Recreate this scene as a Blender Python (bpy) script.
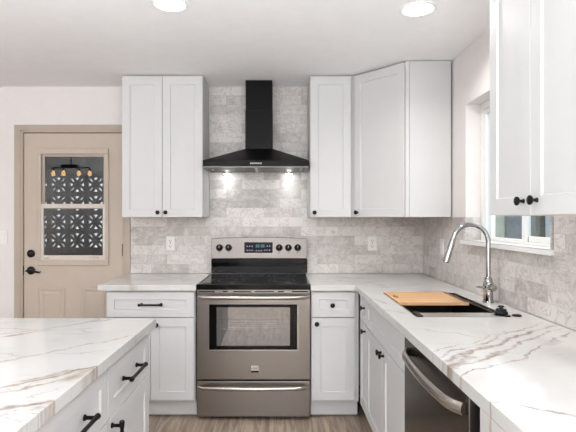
import bpy, bmesh, math, random
from mathutils import Vector, Matrix
random.seed(7)
PI = math.pi
for o in list(bpy.data.objects):
    bpy.data.objects.remove(o)
SC = bpy.context.scene
COL = SC.collection

# ------------------------------------------------------------------ camera
F = 490.0
cd = bpy.data.cameras.new('camera')
cd.sensor_width = 36.0
cd.lens = F / 576.0 * 36.0
cd.shift_x = 8.5 / 576.0
cd.shift_y = 3.0 / 576.0
cd.clip_start = 0.02
cam = bpy.data.objects.new('camera', cd)
cam.location = (0, 0, 1.357)
cam.rotation_euler = (PI / 2, 0, 0)
COL.objects.link(cam)
SC.camera = cam

# ------------------------------------------------------------------ exposure, sky, lights
SC.view_settings.view_transform = 'Standard'
SC.view_settings.look = 'None'
SC.view_settings.gamma = 1.0
SC.view_settings.exposure = 0.31
w = bpy.data.worlds.new('sky')
SC.world = w
w.use_nodes = True
bg = w.node_tree.nodes['Background']
bg.inputs[0].default_value = (0.86, 0.93, 1.0, 1)
bg.inputs[1].default_value = 2.0


def area(name, loc, rot, sx, sy, power, color=(1, 1, 1), shape='RECTANGLE', spread=PI):
    l = bpy.data.lights.new(name, 'AREA')
    l.shape = shape
    l.size = sx
    l.size_y = sy
    l.energy = power
    l.color = color
    l.spread = spread
    o = bpy.data.objects.new(name, l)
    o.location = loc
    o.rotation_euler = rot
    COL.objects.link(o)
    return o


CEIL = 2.438
# added area lamps standing in for daylight; the walls there have no openings
area('added_rear_fill', (-1.2, -2.9, 0.9), (PI / 2 + math.radians(58), 0, PI), 4.6, 1.7, 60, (0.90, 0.96, 1.0))
area('added_left_fill', (-4.7, 0.6, 1.2), (PI / 2 + math.radians(50), 0, -PI / 2), 2.6, 1.5, 10, (0.90, 0.96, 1.0))
# added upward fill lamp near the floor, behind the camera, to brighten the ceiling
area('added_ceiling_fill', (-0.7, -1.9, 0.35), (PI, 0, 0), 3.4, 3.8, 262, (0.88, 0.95, 1.0), spread=math.radians(160))
# recessed lamps: two in view, the others unseen fill added without fixtures
CANS_AND_FILL = [(-0.55, 2.46), (0.712, 2.52), (-2.6, 2.5), (-2.6, 0.7), (-0.55, -1.6), (-2.6, -1.6)]
for i, (x, y) in enumerate(CANS_AND_FILL):
    area('recessed_or_fill_lamp', (x, y, CEIL - 0.012), (0, 0, 0), 0.15, 0.15, (1.4, 6.0)[i] if i < 2 else 1.0, (1.0, 0.97, 0.94), 'DISK', spread=math.radians(150))


# ------------------------------------------------------------------ materials
def srgb(r, g, b):
    f = lambda c: (c / 255 / 12.92) if c / 255 <= 0.04045 else ((c / 255 + 0.055) / 1.055) ** 2.4
    return (f(r), f(g), f(b), 1)


class NT:
    def __init__(s, name):
        s.m = bpy.data.materials.new(name)
        s.m.use_nodes = True
        s.t = s.m.node_tree
        s.b = s.t.nodes['Principled BSDF']
        s.out = s.t.nodes['Material Output']

    def n(s, typ, **kw):
        nd = s.t.nodes.new(typ)
        for k, v in kw.items():
            setattr(nd, k, v)
        return nd

    def set(s, sock, v):
        if hasattr(v, 'is_output') or isinstance(v, bpy.types.NodeSocket):
            s.t.links.new(v, sock)
        else:
            sock.default_value = v

    def math(s, op, a, b=0.0, c=None, clamp=False):
        nd = s.n('ShaderNodeMath', operation=op, use_clamp=clamp)
        s.set(nd.inputs[0], a)
        s.set(nd.inputs[1], b)
        if c is not None:
            s.set(nd.inputs[2], c)
        return nd.outputs[0]

    def vmath(s, op, a, b=(0, 0, 0)):
        nd = s.n('ShaderNodeVectorMath', operation=op)
        s.set(nd.inputs[0], a)
        s.set(nd.inputs[1], b)
        return nd.outputs['Value'] if op in ('DOT_PRODUCT', 'LENGTH') else nd.outputs['Vector']

    def noise(s, vec, scale, detail=3.0, rough=0.55, dist=0.0):
        nd = s.n('ShaderNodeTexNoise')
        s.set(nd.inputs['Vector'], vec)
        nd.inputs['Scale'].default_value = scale
        nd.inputs['Detail'].default_value = detail
        nd.inputs['Roughness'].default_value = rough
        nd.inputs['Distortion'].default_value = dist
        return nd

    def smooth(s, v, a, b, c=0.0, d=1.0):
        nd = s.n('ShaderNodeMapRange', interpolation_type='SMOOTHSTEP')
        s.set(nd.inputs[0], v)
        nd.inputs[1].default_value = a
        nd.inputs[2].default_value = b
        nd.inputs[3].default_value = c
        nd.inputs[4].default_value = d
        return nd.outputs[0]

    def mix(s, fac, a, b, blend='MIX'):
        nd = s.n('ShaderNodeMix', data_type='RGBA', blend_type=blend)
        s.set(nd.inputs[0], fac)
        s.set(nd.inputs[6], a)
        s.set(nd.inputs[7], b)
        return nd.outputs[2]

    def bump(s, h, strength=0.2, dist=0.002):
        nd = s.n('ShaderNodeBump')
        nd.inputs['Strength'].default_value = strength
        nd.inputs['Distance'].default_value = dist
        s.set(nd.inputs['Height'], h)
        s.t.links.new(nd.outputs[0], s.b.inputs['Normal'])

    def pos(s):
        return s.n('ShaderNodeNewGeometry').outputs['Position']

    def obj(s):
        return s.n('ShaderNodeTexCoord').outputs['Object']


def plain(name, col, rough=0.5, metal=0.0, spec=0.5, var=0.03, scale=9.0, bump=0.0, bscale=120.0, coat=0.0):
    """procedural paint/metal/plastic: base colour with slight noise variation"""
    t = NT(name)
    c = t.noise(t.obj(), scale, 3)
    v = t.smooth(c.outputs['Fac'], 0.3, 0.7, 1 - var, 1 + var)
    hs = t.n('ShaderNodeHueSaturation')
    hs.inputs['Color'].default_value = col
    t.set(hs.inputs['Value'], v)
    t.t.links.new(hs.outputs[0], t.b.inputs['Base Color'])
    t.b.inputs['Roughness'].default_value = rough
    t.b.inputs['Metallic'].default_value = metal
    t.b.inputs['Specular IOR Level'].default_value = spec
    t.b.inputs['Coat Weight'].default_value = coat
    if bump:
        b = t.noise(t.obj(), bscale, 2)
        t.bump(b.outputs['Fac'], bump)
    return t.m


def brushed(name, col, rough=0.3, axis='x', var=0.025, metal=1.0):
    t = NT(name)
    mp = t.n('ShaderNodeMapping')
    t.t.links.new(t.obj(), mp.inputs[0])
    mp.inputs['Scale'].default_value = (1.5, 300, 300) if axis == 'x' else (300, 300, 1.5)
    nz = t.noise(mp.outputs[0], 1.0, 2)
    t.set(t.b.inputs['Roughness'], t.smooth(nz.outputs['Fac'], 0.2, 0.8, rough - 0.02, rough + 0.03))
    t.set(t.b.inputs['Base Color'], t.mix(nz.outputs['Fac'], tuple(c * (1 - var) for c in col[:3]) + (1,),
                                          tuple(min(1, c * (1 + var)) for c in col[:3]) + (1,)))
    t.b.inputs['Metallic'].default_value = metal
    return t.m


def emis(name, col, strength):
    t = NT(name)
    t.b.inputs['Base Color'].default_value = col
    t.b.inputs['Emission Color'].default_value = col
    t.b.inputs['Emission Strength'].default_value = strength
    return t.m


def glass(name, tint=(1, 1, 1, 1), refl=1.0, add=0.0, rough=0.0):
    """thin clear pane: transparent with fresnel reflection"""
    t = NT(name)
    tr = t.n('ShaderNodeBsdfTransparent')
    tr.inputs[0].default_value = tint
    gl = t.n('ShaderNodeBsdfGlossy')
    gl.inputs['Roughness'].default_value = rough
    lw = t.n('ShaderNodeLayerWeight')
    lw.inputs[0].default_value = 0.5
    schlick = t.math('MULTIPLY_ADD', t.math('POWER', lw.outputs['Facing'], 5.0), 0.96, 0.04)
    fac = t.math('MULTIPLY_ADD', schlick, refl, add, clamp=True)
    mx = t.n('ShaderNodeMixShader')
    t.set(mx.inputs[0], fac)
    t.t.links.new(tr.outputs[0], mx.inputs[1])
    t.t.links.new(gl.outputs[0], mx.inputs[2])
    t.t.links.new(mx.outputs[0], t.out.inputs[0])
    return t.m


def tile_mat(name, horiz):
    """3 x 12 inch marble wall tile laid half-offset"""
    t = NT(name)
    sp = t.n('ShaderNodeSeparateXYZ')
    t.t.links.new(t.pos(), sp.inputs[0])
    cb = t.n('ShaderNodeCombineXYZ')
    u = sp.outputs[0] if horiz == 'x' else sp.outputs[1]
    t.set(cb.inputs[0], t.math('ADD', u, 20.13))
    t.set(cb.inputs[1], t.math('ADD', sp.outputs[2], 0.0762 * 20 - 0.914))
    br = t.n('ShaderNodeTexBrick')
    br.offset = 0.42
    br.offset_frequency = 2
    br.squash = 1.0
    t.t.links.new(cb.outputs[0], br.inputs['Vector'])
    br.inputs['Color1'].default_value = (0.0, 0.0, 0.0, 1)
    br.inputs['Color2'].default_value = (1.0, 1.0, 1.0, 1)
    br.inputs['Mortar'].default_value = (0.5, 0.5, 0.5, 1)
    br.inputs['Scale'].default_value = 1.0
    br.inputs['Mortar Size'].default_value = 0.0011
    br.inputs['Mortar Smooth'].default_value = 0.3
    br.inputs['Bias'].default_value = 0.0
    br.inputs['Brick Width'].default_value = 0.305
    br.inputs['Row Height'].default_value = 0.0762
    bw = t.n('ShaderNodeRGBToBW')
    t.t.links.new(br.outputs['Color'], bw.inputs[0])
    rnd = bw.outputs[0]
    # each tile samples a different piece of stone
    off = t.n('ShaderNodeCombineXYZ')
    t.set(off.inputs[0], t.math('MULTIPLY', rnd, 13.0))
    t.set(off.inputs[2], t.math('MULTIPLY', rnd, 29.0))
    pv = t.vmath('ADD', cb.outputs[0], off.outputs[0])
    cloud = t.noise(pv, 9.0, 4, 0.6, 1.2)
    base = t.mix(rnd, srgb(*TILE_A), srgb(*TILE_B))
    base = t.mix(t.smooth(cloud.outputs['Fac'], 0.32, 0.7), base, t.mix(0.5, base, srgb(*TILE_C)))
    vn = t.noise(pv, 7.0, 6, 0.62, 2.2)
    vd = t.math('ABSOLUTE', t.math('SUBTRACT', vn.outputs['Fac'], 0.5))
    vein = t.math('MULTIPLY', t.smooth(vd, 0.0, 0.026, 1, 0), 0.55)
    base = t.mix(vein, base, srgb(150, 138, 130))
    vn2 = t.noise(pv, 11.0, 5, 0.6, 1.0)
    vd2 = t.math('ABSOLUTE', t.math('SUBTRACT', vn2.outputs['Fac'], 0.47))
    base = t.mix(t.math('MULTIPLY', t.smooth(vd2, 0.0, 0.018, 1, 0), 0.35), base, srgb(235, 228, 222))
    base = t.mix(t.math('MULTIPLY', br.outputs['Fac'], 0.55), base, srgb(176, 168, 161))
    t.set(t.b.inputs['Base Color'], base)
    t.b.inputs['Roughness'].default_value = 0.28
    t.b.inputs['Specular IOR Level'].default_value = 0.45
    t.bump(t.math('SUBTRACT', 1.0, br.outputs['Fac']), 0.35, 0.0015)
    return t.m


TILE_A, TILE_B, TILE_C = (222, 217, 214), (174, 168, 164), (232, 228, 224)


def quartz_mat():
    """white quartz with taupe and gold veins at the places the slabs show them"""
    t = NT('veined_quartz')
    p0 = t.pos()
    flat = t.n('ShaderNodeVectorMath', operation='MULTIPLY')
    t.t.links.new(p0, flat.inputs[0])
    flat.inputs[1].default_value = (1, 1, 0.35)
    p = flat.outputs[0]
    nz = t.noise(p, 5.0, 4, 0.6)
    wob = t.n('ShaderNodeVectorMath', operation='MULTIPLY')
    t.set(wob.inputs[0], t.vmath('SUBTRACT', nz.outputs['Color'], (0.5, 0.5, 0.5)))
    wob.inputs[1].default_value = (0.13, 0.13, 0)
    nz2 = t.noise(p, 26.0, 3, 0.6)
    wob2 = t.n('ShaderNodeVectorMath', operation='MULTIPLY')
    t.set(wob2.inputs[0], t.vmath('SUBTRACT', nz2.outputs['Color'], (0.5, 0.5, 0.5)))
    wob2.inputs[1].default_value = (0.03, 0.03, 0)
    pw = t.vmath('ADD', t.vmath('ADD', p, wob.outputs[0]), wob2.outputs[0])
    brk = t.noise(p, 13.0, 4, 0.65)
    tot = None
    for (a, b, wd, st) in VEINS:
        a = Vector((a[0], a[1], 0)); b = Vector((b[0], b[1], 0))
        d = b - a; L = d.length; u = d / L; n = Vector((-u.y, u.x, 0))
        s_ = t.math('ABSOLUTE', t.math('SUBTRACT', t.vmath('DOT_PRODUCT', pw, n), a.dot(n)))
        tt = t.math('SUBTRACT', t.vmath('DOT_PRODUCT', pw, u), a.dot(u))
        tm = t.math('ABSOLUTE', t.math('SUBTRACT', tt, L / 2))
        win = t.smooth(tm, L * 0.36, L * 0.56, 1, 0)
        core = t.math('MULTIPLY', t.smooth(s_, 0.0, wd, 1, 0), st)
        v = t.math('MULTIPLY', core, win)
        tot = v if tot is None else t.math('MAXIMUM', tot, v)
    tot = t.math('MULTIPLY', tot, t.smooth(brk.outputs['Fac'], 0.3, 0.62, 0.25, 1.0))
    # faint veins elsewhere
    mp = t.n('ShaderNodeMapping')
    t.t.links.new(pw, mp.inputs[0])
    mp.inputs['Rotation'].default_value = (0, 0, -0.75)
    mp.inputs['Scale'].default_value = (0.8, 2.6, 1.0)
    fn = t.noise(mp.outputs[0], 1.7, 5, 0.55, 0.6)
    fd = t.math('ABSOLUTE', t.math('SUBTRACT', fn.outputs['Fac'], 0.52))
    fm = t.noise(p, 2.3, 2)
    faint = t.math('MULTIPLY', t.smooth(fd, 0.0, 0.012, 1, 0), t.smooth(fm.outputs['Fac'], 0.45, 0.65, 0.0, 0.45))
    tot = t.math('MAXIMUM', tot, faint)
    hue = t.noise(p, 6.0, 2)
    vc = t.mix(t.smooth(hue.outputs['Fac'], 0.35, 0.65), srgb(*VEIN_A), srgb(*VEIN_B))
    cl = t.noise(p, 3.0, 3)
    base = t.mix(t.smooth(cl.outputs['Fac'], 0.35, 0.7), srgb(*QUARTZ), srgb(QUARTZ[0] - 9, QUARTZ[1] - 9, QUARTZ[2] - 9))
    t.set(t.b.inputs['Base Color'], t.mix(tot, base, vc))
    t.b.inputs['Roughness'].default_value = 0.12
    t.b.inputs['Specular IOR Level'].default_value = 0.5
    return t.m


QUARTZ = (216, 215, 213)
VEIN_A, VEIN_B = (122, 102, 88), (166, 132, 98)
VEINS = [
    # sink run: the cluster and the two strands in front of it
    ((0.48, 1.50), (1.15, 2.06), 0.016, 0.85), ((0.50, 1.56), (1.12, 2.10), 0.010, 0.75),
    ((0.52, 1.46), (1.00, 1.86), 0.012, 0.85), ((0.62, 1.55), (1.15, 2.00), 0.008, 0.7),
    ((0.50, 1.62), (0.92, 1.95), 0.007, 0.6), ((0.49, 1.44), (0.62, 1.60), 0.030, 0.8),
    ((0.50, 1.37), (0.78, 1.58), 0.007, 0.8), ((0.75, 1.55), (1.15, 1.92), 0.009, 0.75), ((0.93, 1.72), (1.05, 1.80), 0.028, 0.6),
    ((0.44, 1.23), (1.0, 0.90), 0.010, 0.75), ((0.53, 1.98), (0.84, 1.78), 0.006, 0.6),
    # corner behind the sink
    ((0.45, 3.24), (0.72, 3.52), 0.010, 0.5), ((0.30, 3.62), (0.62, 3.42), 0.008, 0.5), ((0.62, 3.15), (0.98, 3.40), 0.008, 0.45),
    ((0.50, 2.75), (0.58, 2.55), 0.012, 0.4), ((0.49, 2.45), (0.60, 2.30), 0.012, 0.4),
    # island
    ((-1.20, 1.76), (-0.55, 2.32), 0.009, 0.65), ((-1.05, 1.84), (-0.90, 1.97), 0.012, 0.7), ((-1.15, 1.98), (-0.88, 1.96), 0.006, 0.5),
    ((-0.95, 1.44), (-0.54, 1.88), 0.008, 0.65), ((-0.98, 1.62), (-0.78, 1.60), 0.007, 0.6), ((-0.88, 1.49), (-0.76, 1.63), 0.007, 0.5),
    ((-0.84, 1.18), (-0.52, 1.50), 0.014, 0.9), ((-0.72, 1.33), (-0.60, 1.44), 0.020, 0.6), ((-0.76, 1.20), (-0.56, 1.40), 0.010, 0.75),
    ((-0.60, 1.34), (-0.53, 1.46), 0.040, 0.65), ((-0.70, 1.10), (-0.53, 1.22), 0.018, 0.8), ((-0.57, 1.14), (-0.52, 1.22), 0.030, 0.6),
    # by the range
    ((-1.10, 3.95), (-0.60, 3.55), 0.008, 0.55), ((-0.95, 3.50), (-0.70, 3.80), 0.008, 0.5), ((-1.0, 3.30), (-0.94, 3.26), 0.03, 0.4),
]


def floor_mat():
    t = NT('wood_plank_floor')
    sp = t.n('ShaderNodeSeparateXYZ')
    t.t.links.new(t.pos(), sp.inputs[0])
    cb = t.n('ShaderNodeCombineXYZ')
    t.set(cb.inputs[0], t.math('ADD', sp.outputs[1], 20.3))
    t.set(cb.inputs[1], t.math('ADD', sp.outputs[0], 20.05))
    br = t.n('ShaderNodeTexBrick')
    br.offset = 0.37
    t.t.links.new(cb.outputs[0], br.inputs['Vector'])
    br.inputs['Color1'].default_value = (0, 0, 0, 1)
    br.inputs['Color2'].default_value = (1, 1, 1, 1)
    br.inputs['Mortar'].default_value = (0.4, 0.4, 0.4, 1)
    br.inputs['Scale'].default_value = 1
    br.inputs['Mortar Size'].default_value = 0.0012
    br.inputs['Brick Width'].default_value = 1.22
    br.inputs['Row Height'].default_value = 0.18
    bw = t.n('ShaderNodeRGBToBW')
    t.t.links.new(br.outputs['Color'], bw.inputs[0])
    off = t.n('ShaderNodeCombineXYZ')
    t.set(off.inputs[2], t.math('MULTIPLY', bw.outputs[0], 31.0))
    mp = t.n('ShaderNodeMapping')
    t.set(mp.inputs[0], t.vmath('ADD', cb.outputs[0], off.outputs[0]))
    mp.inputs['Scale'].default_value = (1.2, 14, 1)
    g = t.noise(mp.outputs[0], 1.6, 6, 0.6, 1.4)
    c = t.mix(t.smooth(g.outputs['Fac'], 0.3, 0.7), srgb(124, 108, 95), srgb(196, 176, 157))
    c = t.mix(t.math('MULTIPLY', bw.outputs[0], 0.45), c, srgb(150, 134, 120))
    c = t.mix(t.math('MULTIPLY', br.outputs['Fac'], 0.7), c, srgb(70, 58, 50))
    t.set(t.b.inputs['Base Color'], c)
    t.b.inputs['Roughness'].default_value = 0.38
    t.bump(g.outputs['Fac'], 0.12)
    return t.m


def bamboo_mat():
    t = NT('bamboo')
    mp = t.n('ShaderNodeMapping')
    t.t.links.new(t.obj(), mp.inputs[0])
    mp.inputs['Scale'].default_value = (2.5, 55, 55)
    g = t.noise(mp.outputs[0], 1.0, 4)
    t.set(t.b.inputs['Base Color'], t.mix(t.smooth(g.outputs['Fac'], 0.3, 0.7), srgb(205, 158, 112), srgb(228, 186, 140)))
    t.b.inputs['Roughness'].default_value = 0.42
    return t.m


M = {}
M['wall'] = plain('wall_paint', srgb(233, 228, 226), 0.75, var=0.01, bump=0.12, bscale=160)
M['ceiling'] = plain('ceiling_paint', srgb(246, 244, 244), 0.85, var=0.012, bump=0.25, bscale=210)
M['tile_x'] = tile_mat('marble_tile', 'x')
M['tile_y'] = tile_mat('marble_tile_side', 'y')
M['quartz'] = quartz_mat()
M['floor'] = floor_mat()
M['cab'] = plain('white_cabinet_paint', srgb(211, 211, 211), 0.5, spec=0.35, var=0.008)
M['gap'] = plain('cabinet_shadow_gap', srgb(205, 204, 203), 0.6, var=0.01)
M['underside'] = plain('birch_underside', srgb(226, 204, 176), 0.5, var=0.05)
M['black'] = plain('matte_black_metal', srgb(24, 23, 23), 0.38, 0.6, var=0.05)
M['hood'] = plain('black_hood_paint', srgb(9, 9, 10), 0.42, spec=0.16, var=0.05)
M['steel'] = brushed('stainless_steel', srgb(141, 135, 130), 0.30)
M['steel_v'] = brushed('stainless_steel_bright', srgb(186, 180, 173), 0.24)
M['steel_dark_reflection'] = brushed('stainless_dark_reflection', srgb(98, 92, 88), 0.24)  # steel darkened in its colour for the dark floor and island it reflects
M['filter'] = brushed('filter_mesh_aluminium', srgb(118, 116, 114), 0.4)
M['console'] = brushed('console_steel', srgb(106, 102, 99), 0.24)
M['chrome'] = plain('polished_chrome', srgb(176, 176, 176), 0.06, 1.0, var=0.01)
M['sink'] = brushed('gunmetal_sink', srgb(104, 99, 96), 0.35)
M['glossblack'] = plain('black_glass', srgb(8, 8, 9), 0.05, spec=0.2, var=0.05)
M['enamel'] = plain('black_enamel', srgb(12, 12, 13), 0.12, spec=0.2, var=0.05)
M['bodydark'] = plain('range_side_enamel', srgb(60, 58, 57), 0.4)
M['oven_in'] = plain('oven_enamel', srgb(96, 88, 84), 0.5)
M['oven_glass'] = glass('oven_window_glass', (0.72, 0.69, 0.67, 1), 1.0, 0.17, 0.03)
M['rubber'] = plain('black_rubber', srgb(20, 20, 21), 0.6)
M['vinyl'] = plain('white_vinyl', srgb(240, 240, 238), 0.4, var=0.01)
M['plastic'] = plain('white_plastic', srgb(238, 236, 233), 0.35, var=0.01)
M['slot'] = plain('dark_slot', srgb(70, 66, 64), 0.6)
M['door'] = plain('greige_door_paint', srgb(196, 182, 168), 0.48, var=0.015)
M['casing'] = plain('greige_trim_paint', srgb(184, 170, 156), 0.5, var=0.015)
M['pane'] = glass('window_glass', (0.93, 0.95, 0.95, 1), 1.6)
M['doorpane'] = glass('door_glass', (0.62, 0.64, 0.64, 1), 1.5)
M['block'] = plain('dark_concrete_block', srgb(84, 86, 88), 0.9, var=0.1, bump=0.3)
M['patio'] = plain('shade_blocker_grey', srgb(96, 96, 96), 0.9)
M['ground'] = plain('concrete_ground', srgb(200, 196, 190), 0.9, var=0.06)
M['siding'] = plain('blue_grey_siding', srgb(96, 106, 116), 0.7, var=0.06)
M['green'] = plain('green_post_paint', srgb(140, 154, 138), 0.7)
M['dkgreen'] = plain('dark_green_paint', srgb(74, 82, 70), 0.7)
M['paleblue'] = plain('pale_blue_wall_paint', srgb(176, 188, 196), 0.8)
M['bamboo'] = bamboo_mat()
M['bamboo_dark'] = plain('dark_bamboo_edge', srgb(120, 84, 54), 0.5, var=0.1)
M['lens'] = emis('lamp_lens', (1.0, 0.97, 0.93, 1), 9.0)
M['hoodlens'] = emis('hood_lamp_lens', (0.95, 0.98, 1.0, 1), 30.0)
M['bulb'] = emis('warm_bulb', (1.0, 0.62, 0.28, 1), 9.0)
M['led'] = emis('display_teal', (0.10, 0.30, 0.36, 1), 0.2)
M['ledw'] = emis('display_white', (0.55, 0.62, 0.8, 1), 0.55)
M['print'] = plain('grey_print', srgb(205, 205, 205), 0.5)
M['display'] = plain('display_glass', srgb(10, 14, 30), 0.2, spec=0.15)


# ------------------------------------------------------------------ helpers
def obj(name, bm, mat, parent=None, smooth=False, bevel=0.0, seg=2):
    me = bpy.data.meshes.new(name)
    bmesh.ops.recalc_face_normals(bm, faces=bm.faces[:])
    bm.to_mesh(me)
    bm.free()
    o = bpy.data.objects.new(name, me)
    COL.objects.link(o)
    for m in (mat if isinstance(mat, (list, tuple)) else [mat]):
        me.materials.append(m)
    if parent is not None:
        o.parent = parent
    if smooth:
        for p in me.polygons:
            p.use_smooth = True
        e = o.modifiers.new('split', 'EDGE_SPLIT')
        e.split_angle = math.radians(38)
    if bevel:
        b = o.modifiers.new('bevel', 'BEVEL')
        b.width = bevel
        b.segments = seg
        b.limit_method = 'ANGLE'
        b.angle_limit = math.radians(40)
    return o


def box(bm, x0, x1, y0, y1, z0, z1, mi=0):
    v = [bm.verts.new(p) for p in ((x0, y0, z0), (x1, y0, z0), (x1, y1, z0), (x0, y1, z0),
                                   (x0, y0, z1), (x1, y0, z1), (x1, y1, z1), (x0, y1, z1))]
    for q in ((0, 3, 2, 1), (4, 5, 6, 7), (0, 1, 5, 4), (1, 2, 6, 5), (2, 3, 7, 6), (3, 0, 4, 7)):
        f = bm.faces.new([v[i] for i in q])
        f.material_index = mi
    return bm


def bx(*a):
    return box(bmesh.new(), *a)


def ring(bm, c, r, ax, n):
    ax = Vector(ax).normalized()
    t = Vector((0, 0, 1)) if abs(ax.z) < 0.9 else Vector((1, 0, 0))
    u = ax.cross(t).normalized()
    v = ax.cross(u)
    return [bm.verts.new(Vector(c) + u * (r * math.cos(2 * PI * k / n)) + v * (r * math.sin(2 * PI * k / n))) for k in range(n)]


def loft(bm, rings, caps=True):
    for a, b in zip(rings[:-1], rings[1:]):
        n = len(a)
        for k in range(n):
            bm.faces.new((a[k], a[(k + 1) % n], b[(k + 1) % n], b[k]))
    if caps:
        bm.faces.new(rings[0])
        bm.faces.new(rings[-1])
    return bm


def lathe(bm, base, axis, prof, n=20):
    """prof: list of (distance along axis, radius)"""
    ax = Vector(axis).normalized()
    return loft(bm, [ring(bm, Vector(base) + ax * d, max(r, 1e-4), ax, n) for d, r in prof])


def tube(bm, pts, r, n=12, flat=None):
    """sweep a circle along pts; r may be a list; flat = (axis, scale) squashes it"""
    pts = [Vector(p) for p in pts]
    rings = []
    ref = None
    for i, p in enumerate(pts):
        d = (pts[min(i + 1, len(pts) - 1)] - pts[max(i - 1, 0)]).normalized()
        if ref is None:
            ref = d.orthogonal().normalized()
        u = (ref - d * ref.dot(d)).normalized()
        ref = u
        v = d.cross(u)
        rr = r[i] if isinstance(r, (list, tuple)) else r
        vs = []
        for k in range(n):
            o_ = u * (rr * math.cos(2 * PI * k / n)) + v * (rr * math.sin(2 * PI * k / n))
            if flat:
                a = Vector(flat[0])
                o_ += a * (o_.dot(a) * (flat[1] - 1))
            vs.append(bm.verts.new(p + o_))
        rings.append(vs)
    return loft(bm, rings)


def prism(bm, poly, z0, z1):
    a = [bm.verts.new((x, y, z0)) for x, y in poly]
    b = [bm.verts.new((x, y, z1)) for x, y in poly]
    n = len(poly)
    bm.faces.new(a)
    bm.faces.new(b)
    for k in range(n):
        bm.faces.new((a[k], a[(k + 1) % n], b[(k + 1) % n], b[k]))
    return bm


def thing(name, label, cat, loc=(0, 0, 0), rz=0.0, group=None):
    o = bpy.data.objects.new(name, None)
    COL.objects.link(o)
    o.location = loc
    o.rotation_euler = (0, 0, rz)
    o.empty_display_size = 0.1
    return tag(o, label, cat, group)


def tag(o, label, cat, group=None):
    o['label'] = label
    o['category'] = cat
    if group:
        o['group'] = group
    return o


def struct(o, label=None):
    o['kind'] = 'structure'
    if label:
        o['label'] = label
    return o


def grid_slab(bm, xs, ys, keep, z0, z1):
    """slab from the kept cells of a grid, shared interior edges dissolved"""
    vs = {}
    for i, x in enumerate(xs):
        for j, y in enumerate(ys):
            vs[i, j] = bm.verts.new((x, y, z0))
    fs = []
    for i in range(len(xs) - 1):
        for j in range(len(ys) - 1):
            if keep((xs[i] + xs[i + 1]) / 2, (ys[j] + ys[j + 1]) / 2):
                fs.append(bm.faces.new((vs[i, j], vs[i + 1, j], vs[i + 1, j + 1], vs[i, j + 1])))
    bmesh.ops.delete(bm, geom=[v for v in bm.verts if not v.link_faces], context='VERTS')
    r = bmesh.ops.extrude_face_region(bm, geom=bm.faces[:])
    bmesh.ops.translate(bm, verts=[g for g in r['geom'] if isinstance(g, bmesh.types.BMVert)], vec=(0, 0, z1 - z0))
    bmesh.ops.dissolve_limit(bm, angle_limit=0.01, verts=bm.verts[:], edges=bm.edges[:])
    return bm


def wall_with_hole(bm, axis, lo, hi, a0, a1, z0, z1, hole):
    """wall slab; axis 'x' runs along x with thickness y lo..hi"""
    h0, h1, hz0, hz1 = hole
    segs = [(a0, h0, z0, z1), (h1, a1, z0, z1), (h0, h1, hz1, z1)]
    if hz0 > z0:
        segs.append((h0, h1, z0, hz0))
    for s0, s1, t0, t1 in segs:
        if axis == 'x':
            box(bm, s0, s1, lo, hi, t0, t1)
        else:
            box(bm, lo, hi, s0, s1, t0, t1)
    bmesh.ops.remove_doubles(bm, verts=bm.verts[:], dist=1e-5)
    return bm


# ------------------------------------------------------------------ room shell
WY, WX = 4.0, 1.18          # drywall faces
TY, TX = 3.99, 1.17         # tile faces
XL, YB = -5.0, -4.0
DX0, DX1, DZ = -2.105, -1.262, 2.075      # door opening
struct(obj('floor', bx(XL, WX, YB, WY + 0.14, -0.05, 0.0), M['floor']))
struct(obj('ceiling', bx(XL, WX, YB, WY, CEIL, CEIL + 0.06), M['ceiling']))
struct(obj('wall_back', wall_with_hole(bmesh.new(), 'x', WY, WY + 0.14, XL, WX + 0.15, 0, CEIL + 0.06, (DX0, DX1, 0, DZ)), M['wall']))
WIN = (2.108, 3.104, 1.222, 2.082)
struct(obj('wall_right', wall_with_hole(bmesh.new(), 'y', WX, WX + 0.15, YB, WY, -0.05, CEIL + 0.06, WIN), M['wall']))
struct(obj('wall_left', bx(XL - 0.1, XL, YB, WY, -0.05, CEIL + 0.06), M['wall']))
struct(obj('wall_front', bx(XL, WX, YB - 0.1, YB, -0.05, CEIL + 0.06), M['wall']))

# marble tile: full height behind the hood, a band under the cabinets
bm = bmesh.new()
box(bm, -1.213, 1.168, TY, WY - 0.0005, 0.916, 1.3685)
box(bm, -0.569, 0.2255, TY, WY - 0.0005, 1.3685, 2.436)
bmesh.ops.remove_doubles(bm, verts=bm.verts[:], dist=1e-5)
struct(obj('trim_1', bm, M['tile_x']), 'grey marble brick tile backsplash behind the range')
bm = bmesh.new()
box(bm, TX, WX - 0.0005, 0.75, 3.988, 0.916, 1.1995)
box(bm, TX, WX - 0.0005, 0.75, WIN[0] - 0.022, 1.1995, 1.3685)
box(bm, TX, WX - 0.0005, WIN[1] + 0.022, 3.988, 1.1995, 1.3685)
box(bm, TX, 1.268, WIN[1] - 0.009, WIN[1] - 0.0005, 1.224, 1.3685, 1)
box(bm, TX, 1.268, WIN[0] + 0.0005, WIN[0] + 0.009, 1.224, 1.3685, 1)
struct(obj('trim_2', bm, [M['tile_y'], M['tile_x']]), 'grey marble brick tile backsplash on the window wall')

# baseboards on the left part of the back wall
struct(obj('baseboard_back', bx(XL + 0.02, -2.17, WY - 0.014, WY - 0.001, 0.001, 0.09), M['vinyl']))

# ------------------------------------------------------------------ window over the sink
win = struct(thing('window_1', 'white framed sliding window over the sink', 'window', (1.30, 2.606, 1.222)))
del win['category']
fx0, fx1 = -0.028, 0.028
hw = 0.497
zt = 0.859
bm = bmesh.new()
for (a, b, c, d) in ((-hw, hw, 0.002, 0.014), (-hw, hw, zt - 0.042, zt), (-hw, -hw + 0.036, 0.014, zt - 0.042), (hw - 0.036, hw, 0.014, zt - 0.042)):
    box(bm, fx0, fx1, a, b, c, d)
obj('window_frame', bm, M['vinyl'], win, bevel=0.002)


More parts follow.
